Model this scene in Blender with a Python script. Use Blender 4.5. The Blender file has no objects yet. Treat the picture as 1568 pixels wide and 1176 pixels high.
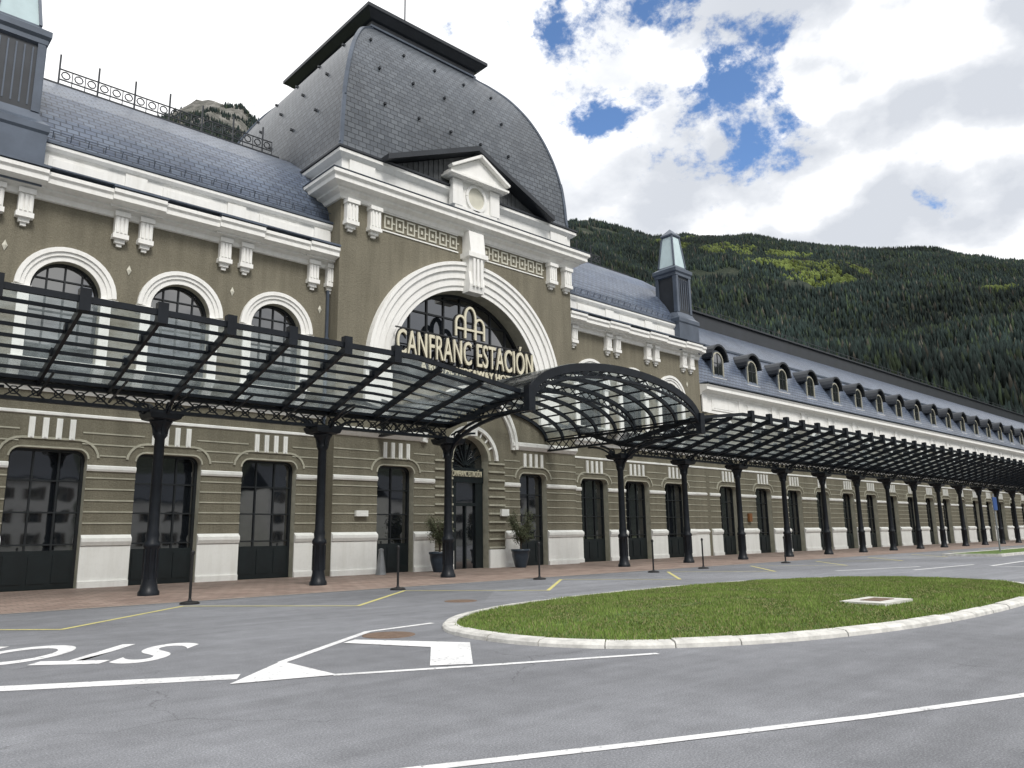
import bpy, bmesh, math, random
import numpy as np
from mathutils import Vector, Matrix, noise
random.seed(3); np.random.seed(3)
R=math.radians
scene=bpy.context.scene
col=scene.collection

# ------------------------------------------------------------------ materials
def newmat(name):
    m=bpy.data.materials.new(name); m.use_nodes=True
    nt=m.node_tree; b=nt.nodes['Principled BSDF']
    return m,nt,b
def N(nt,t,**k):
    n=nt.nodes.new(t)
    for a,v in k.items(): setattr(n,a,v)
    return n
def coords(nt,out='Object',scale=(1,1,1)):
    tc=N(nt,'ShaderNodeTexCoord'); mp=N(nt,'ShaderNodeMapping'); mp.inputs['Scale'].default_value=scale
    nt.links.new(tc.outputs[out],mp.inputs[0]); return mp.outputs[0]
def noi(nt,vec,s,d=4,r=.55):
    n=N(nt,'ShaderNodeTexNoise'); n.inputs['Scale'].default_value=s; n.inputs['Detail'].default_value=d
    n.inputs['Roughness'].default_value=r; nt.links.new(vec,n.inputs['Vector']); return n.outputs[0]
def ramp(nt,f,stops):
    n=N(nt,'ShaderNodeValToRGB'); nt.links.new(f,n.inputs[0]); e=n.color_ramp.elements
    while len(e)<len(stops): e.new(.5)
    for i,(p,c) in enumerate(stops):
        e[i].position=p; e[i].color=(c[0],c[1],c[2],1) if hasattr(c,'__len__') else (c,c,c,1)
    return n.outputs[0]
def mix(nt,f,a,b,bt='MIX'):
    n=N(nt,'ShaderNodeMix',data_type='RGBA',blend_type=bt)
    for i,v in ((0,f),(6,a),(7,b)):
        if hasattr(v,'is_output'): nt.links.new(v,n.inputs[i])
        elif hasattr(v,'__len__'): n.inputs[i].default_value=(v[0],v[1],v[2],1)
        else: n.inputs[i].default_value=v
    return n.outputs[2]
def bump(nt,b,h,s,d=.02):
    n=N(nt,'ShaderNodeBump'); n.inputs['Strength'].default_value=s; n.inputs['Distance'].default_value=d
    nt.links.new(h,n.inputs['Height']); nt.links.new(n.outputs[0],b.inputs['Normal'])
def simple(name,c,rough=.6,var=.12,sc=1.2,metal=0,bs=.0,bsc=30,spec=.5):
    m,nt,b=newmat(name); v=coords(nt)
    f=noi(nt,v,sc,6,.6)
    cc=ramp(nt,f,[(.3,[x*(1-var) for x in c]),(.7,[min(1,x*(1+var)) for x in c])])
    nt.links.new(cc,b.inputs['Base Color']); b.inputs['Roughness'].default_value=rough
    b.inputs['Metallic'].default_value=metal; b.inputs['Specular IOR Level'].default_value=spec
    if bs: bump(nt,b,noi(nt,v,bsc,4),bs,.01)
    return m
# grey-olive stucco
m,nt,b=newmat('olive_stucco'); v=coords(nt)
big=noi(nt,v,.5,5); fine=noi(nt,v,20,5,.75); st=noi(nt,coords(nt,'Object',(2.5,2.5,.25)),1.3,4)
c=ramp(nt,fine,[(.3,(.132,.119,.086)),(.5,(.198,.181,.138)),(.72,(.29,.27,.215))])
c=mix(nt,.3,c,ramp(nt,big,[(.3,(.16,.147,.11)),(.7,(.25,.232,.18))]))
c=mix(nt,1,c,ramp(nt,st,[(.35,.88),(.65,1.06)]),'MULTIPLY')
nt.links.new(c,b.inputs['Base Color']); b.inputs['Roughness'].default_value=.95; b.inputs['Specular IOR Level'].default_value=.15
bump(nt,b,noi(nt,v,11,5,.75),.8,.05); M_OLIVE=m
m,nt,b=newmat('white_plaster')
f=noi(nt,coords(nt,'Object',(3,3,.35)),1.2,6,.6); f2=noi(nt,coords(nt),7,5)
c=mix(nt,ramp(nt,f,[(.45,0),(.8,.6)]),(.86,.855,.83),(.68,.67,.63))
c=mix(nt,ramp(nt,f2,[(.5,0),(.75,.22)]),c,(.66,.65,.62))
nt.links.new(c,b.inputs['Base Color']); b.inputs['Roughness'].default_value=.8; bump(nt,b,f2,.15,.01); M_WHITE=m
M_CREAM=simple('cream_stone',(.60,.585,.50),.85,.1,2,bs=.2)
M_JOINT=simple('rustication_fillets',(.41,.395,.32),.9,.2,2.5,bs=.2)
M_IRON=simple('painted_iron',(.008,.0105,.015),.4,.35,3,bs=.1,bsc=60,spec=.3)
M_ZINC=simple('zinc_sheet',(.085,.105,.14),.38,.25,.8,metal=.2)
M_ZINCD=simple('dark_zinc',(.026,.030,.037),.42,.25,.9,metal=.2)
M_FRAME=simple('dark_frame',(.014,.017,.02),.4,.2,3)
M_GOLD=simple('cream_letters',(.66,.62,.48),.5,.08,4)
M_BLACK=simple('letter_outline',(.008,.008,.009),.5,.1,3)
M_DOOR=simple('green_black_door_paint',(.008,.013,.015),.35,.25,2)
M_POT=simple('glazed_pot',(.030,.045,.065),.35,.2,3)
M_BARK=simple('bark',(.08,.06,.045),.9,.3,8)
M_RUST=simple('rusty_iron_cover',(.15,.10,.07),.8,.35,9,bs=.4,bsc=25)
M_CONC=simple('concrete',(.56,.55,.52),.9,.28,4,bs=.3)
def slate(name,c1,c2,mort,rough,bw=.42,rh=.28):
    m,nt,b=newmat(name)
    uv=coords(nt,'UV')
    br=N(nt,'ShaderNodeTexBrick'); nt.links.new(uv,br.inputs['Vector'])
    br.inputs['Scale'].default_value=1; br.inputs['Brick Width'].default_value=bw; br.inputs['Row Height'].default_value=rh
    br.inputs['Mortar Size'].default_value=.028; br.inputs['Mortar Smooth'].default_value=.35; br.inputs['Bias'].default_value=0
    br.inputs['Color1'].default_value=(*c1,1); br.inputs['Color2'].default_value=(*c2,1); br.inputs['Mortar'].default_value=(*mort,1)
    g=noi(nt,coords(nt),.35,5); c=mix(nt,1,br.outputs['Color'],ramp(nt,g,[(.35,.82),(.65,1.15)]),'MULTIPLY')
    nt.links.new(c,b.inputs['Base Color']); b.inputs['Roughness'].default_value=rough
    sp=N(nt,'ShaderNodeSeparateXYZ'); nt.links.new(uv,sp.inputs[0])
    fr_=N(nt,'ShaderNodeMath',operation='FRACT'); dv=N(nt,'ShaderNodeMath',operation='DIVIDE'); dv.inputs[1].default_value=rh
    nt.links.new(sp.outputs[1],dv.inputs[0]); nt.links.new(dv.outputs[0],fr_.inputs[0])
    inv=N(nt,'ShaderNodeMath',operation='SUBTRACT'); inv.inputs[0].default_value=1.6; nt.links.new(fr_.outputs[0],inv.inputs[1])
    s2=N(nt,'ShaderNodeMath',operation='SUBTRACT'); nt.links.new(inv.outputs[0],s2.inputs[0]); nt.links.new(br.outputs['Fac'],s2.inputs[1])
    bump(nt,b,s2.outputs[0],.6,.02); return m
M_SLATE=slate('slate_blue',(.078,.10,.15),(.12,.15,.205),(.033,.042,.06),.34)
M_DOME=slate('slate_grey',(.08,.092,.11),(.125,.14,.16),(.033,.038,.046),.38)
m,nt,b=newmat('window_glass'); b.inputs['Base Color'].default_value=(.008,.010,.013,1); b.inputs['Roughness'].default_value=.03
b.inputs['IOR'].default_value=2.5; f=noi(nt,coords(nt),.6,2); bump(nt,b,f,.08,.05); M_GLASS=m
m,nt,b=newmat('canopy_glass'); nt.nodes.remove(b)
t=N(nt,'ShaderNodeBsdfTransparent'); t.inputs[0].default_value=(.92,.95,.94,1)
g=N(nt,'ShaderNodeBsdfGlossy'); g.inputs['Roughness'].default_value=.06
lw=N(nt,'ShaderNodeLayerWeight'); lw.inputs[0].default_value=.5
p=N(nt,'ShaderNodeMath',operation='POWER'); p.inputs[1].default_value=4; nt.links.new(lw.outputs['Facing'],p.inputs[0])
a=N(nt,'ShaderNodeMath',operation='MULTIPLY_ADD'); a.inputs[1].default_value=.5; a.inputs[2].default_value=.07; nt.links.new(p.outputs[0],a.inputs[0])
ms=N(nt,'ShaderNodeMixShader'); nt.links.new(a.outputs[0],ms.inputs[0]); nt.links.new(t.outputs[0],ms.inputs[1]); nt.links.new(g.outputs[0],ms.inputs[2])
tl=N(nt,'ShaderNodeBsdfTranslucent'); tl.inputs[0].default_value=(.75,.85,.87,1)
ms2=N(nt,'ShaderNodeMixShader'); dd=ramp(nt,noi(nt,coords(nt),.9,5,.65),[(.35,.05),(.7,.22)]); nt.links.new(dd,ms2.inputs[0])
nt.links.new(ms.outputs[0],ms2.inputs[1]); nt.links.new(tl.outputs[0],ms2.inputs[2])
nt.links.new(ms2.outputs[0],nt.nodes['Material Output'].inputs[0]); M_CGLASS=m
M_LANT=simple('lantern_pane',(.50,.62,.65),.15,.1,1)
def asphaltcol(nt):
    v=coords(nt)
    big=noi(nt,v,.18,5,.6); mid=noi(nt,v,2.2,5,.65); fine=noi(nt,v,60,3,.8)
    c=ramp(nt,fine,[(.28,(.112,.116,.13)),(.5,(.208,.214,.232)),(.72,(.40,.405,.42))])
    c=mix(nt,1,c,ramp(nt,big,[(.3,.78),(.7,1.12)]),'MULTIPLY')
    c=mix(nt,1,c,ramp(nt,mid,[(.3,.85),(.7,1.1)]),'MULTIPLY')
    sk=noi(nt,coords(nt,'Object',(.12,1.6,1)),1.0,4,.6); c=mix(nt,1,c,ramp(nt,sk,[(.35,.88),(.6,1.06)]),'MULTIPLY')
    # resurfacing patches with straight seams
    pv=N(nt,'ShaderNodeTexVoronoi',feature='F1',distance='CHEBYCHEV'); pv.inputs['Scale'].default_value=.09; nt.links.new(v,pv.inputs['Vector'])
    sx_=N(nt,'ShaderNodeSeparateColor'); nt.links.new(pv.outputs['Color'],sx_.inputs[0]); c=mix(nt,1,c,ramp(nt,sx_.outputs[0],[(.2,.9),(.8,1.05)]),'MULTIPLY')
    vo=N(nt,'ShaderNodeTexVoronoi',feature='DISTANCE_TO_EDGE'); vo.inputs['Scale'].default_value=.22
    w=N(nt,'ShaderNodeVectorMath',operation='ADD'); nn=N(nt,'ShaderNodeTexNoise'); nn.inputs['Scale'].default_value=1.3; nn.inputs['Detail'].default_value=5
    nt.links.new(v,nn.inputs['Vector']); nt.links.new(v,w.inputs[0]); nt.links.new(nn.outputs['Color'],w.inputs[1]); nt.links.new(w.outputs[0],vo.inputs['Vector'])
    cr=ramp(nt,vo.outputs['Distance'],[(0,.62),(.0035,1)])
    # dark drips / oil spots
    ol=ramp(nt,noi(nt,v,1.1,3,.5),[(.68,1),(.78,.78)]); c=mix(nt,1,c,ol,'MULTIPLY')
    return mix(nt,ramp(nt,noi(nt,v,.12,2),[(.46,0),(.54,1)]),c,mix(nt,1,c,cr,'MULTIPLY')),fine,v
m,nt,b=newmat('asphalt'); c,fine,v=asphaltcol(nt); nt.links.new(c,b.inputs['Base Color']); b.inputs['Roughness'].default_value=.75
b.inputs['Specular IOR Level'].default_value=.4
bump(nt,b,fine,.5,.012); M_ASPH=m
def paint(name,colr):
    m,nt,b=newmat(name); c,fine,v=asphaltcol(nt)
    w=ramp(nt,noi(nt,v,14,6,.75),[(.55,1),(.66,.15)]); w2=ramp(nt,noi(nt,v,1.5,5),[(.5,.97),(.75,.65)])
    cc=mix(nt,mix(nt,1,w,w2,'MULTIPLY'),c,colr)
    nt.links.new(cc,b.inputs['Base Color']); b.inputs['Roughness'].default_value=.7; bump(nt,b,fine,.3,.008); return m
M_PW=paint('white_road_paint',(.78,.78,.78)); M_PY=paint('yellow_road_paint',(.62,.56,.20))
m,nt,b=newmat('pavers'); v=coords(nt); br=N(nt,'ShaderNodeTexBrick'); nt.links.new(v,br.inputs['Vector'])
br.inputs['Scale'].default_value=1; br.inputs['Brick Width'].default_value=.4; br.inputs['Row Height'].default_value=.4; br.inputs['Mortar Size'].default_value=.014
br.inputs['Color1'].default_value=(.25,.18,.15,1); br.inputs['Color2'].default_value=(.33,.25,.21,1); br.inputs['Mortar'].default_value=(.15,.12,.10,1)
c=mix(nt,1,br.outputs[0],ramp(nt,noi(nt,v,.7,5,.65),[(.3,.72),(.7,1.15)]),'MULTIPLY'); nt.links.new(c,b.inputs['Base Color']); b.inputs['Roughness'].default_value=.8; M_PAVE=m
m,nt,b=newmat('grass_soil'); v=coords(nt); c=ramp(nt,noi(nt,v,3,6,.7),[(.3,(.055,.085,.018)),(.5,(.09,.15,.03)),(.7,(.15,.20,.05))]); nt.links.new(c,b.inputs['Base Color']); b.inputs['Roughness'].default_value=1; bump(nt,b,noi(nt,v,40,4),1,.03); M_GRASS=m
def attrmat(name,rough=.9):
    m,nt,b=newmat(name); a=N(nt,'ShaderNodeAttribute',attribute_name='Col'); nt.links.new(a.outputs['Color'],b.inputs['Base Color']); b.inputs['Roughness'].default_value=rough
    b.inputs['Specular IOR Level'].default_value=.15; return m
M_VEG=attrmat('foliage'); M_BLADE=attrmat('grass_blades')
m,nt,b=newmat('mountain_soil'); v=coords(nt); nz_=noi(nt,v,.012,8,.65)
c=ramp(nt,nz_,[(.35,(.016,.026,.016)),(.55,(.028,.038,.022)),(.66,(.08,.075,.055)),(.78,(.18,.175,.16))])
sp=N(nt,'ShaderNodeSeparateXYZ'); nt.links.new(v,sp.inputs[0]); mr=N(nt,'ShaderNodeMapRange'); mr.inputs[1].default_value=930; mr.inputs[2].default_value=1080; nt.links.new(sp.outputs[2],mr.inputs[0])
rock=ramp(nt,noi(nt,v,.03,8,.7),[(.35,(.05,.055,.045)),(.5,(.14,.135,.12)),(.65,(.27,.26,.24))])
c=mix(nt,mr.outputs[0],c,rock)
nt.links.new(c,b.inputs['Base Color']); b.inputs['Roughness'].default_value=1; bump(nt,b,noi(nt,v,.05,7,.7),1,10); M_MTN=m
m,nt,b=newmat('field'); v=coords(nt); c=ramp(nt,noi(nt,v,.05,6,.7),[(.35,(.06,.085,.03)),(.65,(.12,.13,.06))]); nt.links.new(c,b.inputs['Base Color']); b.inputs['Roughness'].default_value=1; M_FIELD=m
M_BLUE=simple('blue_sign_face',(.03,.08,.25),.4,.05,2)
M_GREY=simple('grey_galvanised',(.25,.26,.27),.45,.15,3,metal=.4)
M_DARK=simple('dark_board',(.075,.08,.085),.7,.35,2.5)

# ------------------------------------------------------------------ mesh helpers
def empty(name,loc=(0,0,0)):
    e=bpy.data.objects.new(name,None); e.location=loc; col.objects.link(e); e.empty_display_size=.5; return e
class MB:
    def __init__(s,name,mat,parent=None,smooth=False):
        s.n=name; s.m=mat; s.p=parent; s.v=[]; s.f=[]; s.uv=[]; s.s=smooth; s.hasuv=False
    def add(s,vs,fs,uvs=None):
        o=len(s.v); s.v+=[tuple(q) for q in vs]; s.f+=[tuple(i+o for i in f) for f in fs]
        if uvs is not None: s.hasuv=True; s.uv+=list(uvs)
        else: s.uv+=[(q[0],q[2]) for q in vs]
    def box(s,x0,x1,y0,y1,z0,z1):
        s.add([(x0,y0,z0),(x1,y0,z0),(x1,y1,z0),(x0,y1,z0),(x0,y0,z1),(x1,y0,z1),(x1,y1,z1),(x0,y1,z1)],
              [(0,3,2,1),(4,5,6,7),(0,1,5,4),(1,2,6,5),(2,3,7,6),(3,0,4,7)])
    def beam(s,p,q,w,h=None):
        h=h or w; p=Vector(p); q=Vector(q); d=(q-p)
        if d.length<1e-6: return
        d.normalize(); up=Vector((0,0,1))
        if abs(d.z)>.98: up=Vector((0,1,0))
        r=d.cross(up).normalized(); u=r.cross(d)
        vs=[]
        for e in (p,q):
            for a,b in ((-1,-1),(1,-1),(1,1),(-1,1)): vs.append(e+r*w/2*a+u*h/2*b)
        s.add(vs,[(0,1,2,3),(7,6,5,4),(0,4,5,1),(1,5,6,2),(2,6,7,3),(3,7,4,0)])
    def prof(s,pts,x0,x1):
        n=len(pts); vs=[(x0,y,z) for y,z in pts]+[(x1,y,z) for y,z in pts]
        s.add(vs,[(i,(i+1)%n,n+(i+1)%n,n+i) for i in range(n)]+[tuple(range(n)),tuple(range(2*n-1,n-1,-1))])
    def ringprof(s,pts,X0,X1,Y0,Y1,cap=False):
        vs=[]; fs=[]
        for o,z in pts: vs+=[(X0-o,Y0-o,z),(X1+o,Y0-o,z),(X1+o,Y1+o,z),(X0-o,Y1+o,z)]
        for k in range(len(pts)-1):
            for i in range(4): fs.append((4*k+i,4*k+(i+1)%4,4*k+4+(i+1)%4,4*k+4+i))
        if cap: k=4*(len(pts)-1); fs+= [(k,k+1,k+2,k+3),(3,2,1,0)]
        s.add(vs,fs)
    def lathe(s,pr,x,y,z=0,n=12):
        vs=[];fs=[]
        for r,h in pr:
            for i in range(n): a=2*math.pi*i/n; vs.append((x+r*math.cos(a),y+r*math.sin(a),z+h))
        for k in range(len(pr)-1):
            for i in range(n): fs.append((k*n+i,k*n+(i+1)%n,(k+1)*n+(i+1)%n,(k+1)*n+i))
        fs.append(tuple(range((len(pr)-1)*n,len(pr)*n))); s.add(vs,fs)
    def band(s,pts,d0,d1,y0,y1):
        n=len(pts); nr=[]
        for i in range(n):
            a=pts[max(0,i-1)]; c=pts[min(n-1,i+1)]; dx=c[0]-a[0]; dz=c[1]-a[1]; L=math.hypot(dx,dz); nr.append((-dz/L,dx/L))
        vs=[]
        for (x,z),(nx,nz) in zip(pts,nr):
            for d,y in ((d0,y0),(d1,y0),(d1,y1),(d0,y1)): vs.append((x+nx*d,y,z+nz*d))
        fs=[(0,1,2,3)]
        for i in range(n-1):
            for k in range(4): fs.append((4*i+k,4*i+(k+1)%4,4*i+4+(k+1)%4,4*i+4+k))
        k=4*(n-1); fs.append((k+3,k+2,k+1,k)); s.add(vs,fs)
    def make(s):
        if not s.v: return None
        me=bpy.data.meshes.new(s.n); me.from_pydata(s.v,[],s.f)
        if s.hasuv:
            ul=me.uv_layers.new(name='UVMap'); vi=np.empty(len(me.loops),dtype=np.int32); me.loops.foreach_get('vertex_index',vi)
            ul.data.foreach_set('uv',np.array(s.uv,dtype=np.float32)[vi].ravel())
        bm=bmesh.new(); bm.from_mesh(me); bmesh.ops.recalc_face_normals(bm,faces=bm.faces); bm.to_mesh(me); bm.free()
        me.materials.append(s.m)
        if s.s: me.polygons.foreach_set('use_smooth',[True]*len(me.polygons))
        o=bpy.data.objects.new(s.n,me); col.objects.link(o); o.parent=s.p; return o
def np_mesh(name,V,F,mat,colr=None,parent=None):
    me=bpy.data.meshes.new(name); n=len(V); k=F.shape[1]
    me.vertices.add(n); me.vertices.foreach_set('co',V.astype(np.float32).ravel())
    me.loops.add(F.size); me.loops.foreach_set('vertex_index',F.astype(np.int32).ravel())
    me.polygons.add(len(F)); me.polygons.foreach_set('loop_start',np.arange(0,F.size,k,dtype=np.int32))
    me.update(calc_edges=True)
    if colr is not None:
        at=me.color_attributes.new('Col','FLOAT_COLOR','POINT'); c4=np.ones((n,4),np.float32); c4[:,:3]=colr; at.data.foreach_set('color',c4.ravel())
    me.materials.append(mat); o=bpy.data.objects.new(name,me); col.objects.link(o); o.parent=parent; return o
def semi(cx,cz,r,n=28): return [(cx-r*math.cos(math.pi*i/n),cz+r*math.sin(math.pi*i/n)) for i in range(n+1)]
def flat(cx,zt,w,r=.3,n=5):
    p=[(cx-w+r-r*math.cos(math.pi/2*i/n),zt-r+r*math.sin(math.pi/2*i/n)) for i in range(n+1)]
    return p+[(2*cx-x,z) for x,z in reversed(p)]

# ------------------------------------------------------------------ station
ST=empty('railway_station_building')
wall=MB('walls',M_OLIVE,ST); tr=MB('white_trim',M_WHITE,ST); gl=MB('window_panes',M_GLASS,ST); fr=MB('window_frames',M_FRAME,ST)
zn=MB('zinc_flashing',M_ZINC,ST); zd=MB('dark_zinc_cladding',M_ZINCD,ST); dr=MB('door_panels',M_DOOR,ST); cr=MB('cream_frieze',M_CREAM,ST)
sl=MB('slate_roofs',M_SLATE,ST); dm=MB('dome_roof',M_DOME,ST); bd=MB('gable_boarding',M_DARK,ST); jt=MB('rustication_joints',M_JOINT,ST)
YW=30.5; YP=29.7; XL,XR=16.9,32.3; XC=24.6
def bay(x0,x1,z0,z1,y,pts,zb,dep=.4):
    xl=pts[0][0]; xr=pts[-1][0]
    def q(a,b,c,d): wall.add([(a,y,c),(b,y,c),(b,y,d),(a,y,d)],[(0,1,2,3)])
    q(x0,xl,z0,z1); q(xr,x1,z0,z1)
    if zb>z0: q(xl,xr,z0,zb)
    for (a,za),(b_,zb_) in zip(pts[:-1],pts[1:]): wall.add([(a,y,za),(b_,y,zb_),(b_,y,z1),(a,y,z1)],[(0,1,2,3)])
    path=[(xl,zb)]+pts+[(xr,zb)]
    for (a,za),(b_,zb_) in zip(path[:-1],path[1:]): jt.add([(a,y,za),(b_,y,zb_),(b_,y+dep,zb_),(a,y+dep,za)],[(0,1,2,3)])
    if zb>z0: tr.add([(xl,y,zb),(xr,y,zb),(xr,y+dep,zb),(xl,y+dep,zb)],[(0,1,2,3)])
    gl.add([(x,y+dep,z) for x,z in path],[tuple(range(len(path)))])
def topz(pts,x):
    for (a,za),(b_,zb_) in zip(pts[:-1],pts[1:]):
        if a<=x<=b_: return za+(zb_-za)*(x-a)/max(1e-6,b_-a)
    return pts[0][1]
def frame(pts,zb,y,xs,zs,t=.06,edge=.09):
    xl=pts[0][0]; xr=pts[-1][0]; path=[(xl,zb)]+pts+[(xr,zb)]
    fr.band(path,-edge,0,y-.08,y)
    for x in xs: fr.box(x-t/2,x+t/2,y-.06,y-.005,zb,topz(pts,x)-.02)
    for z in zs:
        a,b_=xl,xr
        if z>pts[0][1]:
            c=[x for x,zz in pts if zz>=z]; a,b_=(min(c),max(c)) if c else (xl,xl)
        if b_>a: fr.box(a+.02,b_-.02,y-.055,y-.008,z-t/2,z+t/2)
RZ=(2.2,2.6,3.0,3.4,3.8)
def ground_bay(x0,x1,cx,hw,y,ztop=7.0,flute=True,door=True,dep=.45):
    pts=flat(cx,4.8,hw,.32); bay(x0,x1,0,ztop,y,pts,0,dep)
    w=hw*2; frame(pts,0,y+dep-.01,[cx-hw/3,cx+hw/3] if hw>1.05 else [cx],[1.5,2.6,3.7],.055)
    if door:
        dr.box(cx-hw+.09,cx+hw-.09,y+.33,y+.42,0,1.3)
        for k in range(3): dr.box(cx-hw+.2+k*(w-.2)/3,cx-hw+(k+1)*(w-.2)/3,y+.30,y+.335,.2,1.15)
    jt.band(pts,.0,.06,y-.025,y+.002); jt.band(pts,.30,.38,y-.05,y+.0025)
    for a,b_,sg in ((x0,cx-hw,1),(cx+hw,x1,-1)):
        if b_-a<.05: continue
        tr.box(a,b_,y-.06,y+.003,.22,1.42)
        tr.prof([(y,1.42),(y-.10,1.45),(y-.16,1.58),(y-.16,1.70),(y-.03,1.8),(y,1.82)],a,b_)
        tr.box(a,b_,y-.12,y+.002,0,.22)
        for z in RZ: jt.box(a,b_,y-.03,y+.002,z,z+.05)
        tr.prof([(y,4.06),(y-.05,4.07),(y-.08,4.14),(y-.08,4.24),(y,4.28)],a,b_)
    for z in (4.6,5.0,5.4): 
        for a,b_ in ((x0,cx-(hw+.38 if z<4.9 else .98)),(cx+(hw+.38 if z<4.9 else .98),x1)):
            if b_>a: jt.box(a,b_,y-.03,y+.0015,z,z+.05)
    if flute:
        for k in range(4):
            xx=cx+(k-1.5)*.42; tr.box(xx-.09,xx+.09,y-.07,y+.003,5.12,5.85); tr.box(xx-.03,xx+.03,y-.10,y-.068,5.16,5.81)
def string_course(x0,x1,y,z=6.9):
    tr.prof([(y,z-.95),(y-.05,z-.93),(y-.05,z-.85),(y,z-.82)],x0,x1)
    tr.prof([(y,z-.14),(y-.06,z-.14),(y-.1,z),(y-.24,z+.1),(y-.24,z+.3),(y-.04,z+.38),(y,z+.38)],x0,x1)
def bracket(x,y,z0,z1,w=.46,d=.34):
    tr.box(x-w/2,x+w/2,y-d*.75,y+.002,z0+.35,z1)
    tr.box(x-w/2-.04,x+w/2+.04,y-d,y,z1-.18,z1+.01)
    tr.box(x-w/2-.05,x+w/2+.05,y-d*.85,y,z0+.2,z0+.38)
    for k in (-1,0,1): tr.box(x+k*w*.31-.045,x+k*w*.31+.045,y-d*.75-.05,y-d*.74,z0+.42,z1-.22)
    tr.box(x-w*.38,x+w*.38,y-d*.5,y,z0+.04,z0+.2); tr.box(x-w*.2,x+w*.2,y-d*.3,y,z0-.08,z0+.04)
def upper_bay(x0,x1,cx,y):
    pts=semi(cx,10.45,1.15,20); bay(x0,x1,7.0,14.0,y,pts,7.9,.4)
    frame(pts,7.9,y+.39,[cx-.575,cx,cx+.575],[8.5,9.1,9.75,10.45,10.95],.05)
    tr.band(pts,.0,.2,y-.05,y+.002); tr.band(pts,.2,.34,y-.11,y+.003); tr.band(pts,.34,.5,y-.17,y+.004)
    tr.box(cx-1.5,cx-1.15,y-.10,y+.001,7.9,10.449); tr.box(cx+1.15,cx+1.5,y-.10,y+.001,7.9,10.449)
    tr.box(cx-1.72,cx-1.1,y-.17,y,10.3,10.42); tr.box(cx+1.1,cx+1.72,y-.17,y,10.3,10.42)
    tr.box(cx-1.6,cx+1.6,y-.2,y,7.7,7.9)
def rosette(x,y,z):
    cr.add([(x-.09,y-.03,z),(x,y-.03,z-.2),(x+.09,y-.03,z),(x,y-.03,z+.2),(x,y-.08,z)],[(0,1,4),(1,2,4),(2,3,4),(3,0,4)])
CORN=[(0,13.7),(-.10,13.72),(-.15,13.9),(-.34,13.98),(-.34,14.06),(-.70,14.14),(-.70,14.32),(-.78,14.40),(-.78,14.54),(-.05,14.68),(.05,14.68),(.05,13.7)]
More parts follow.
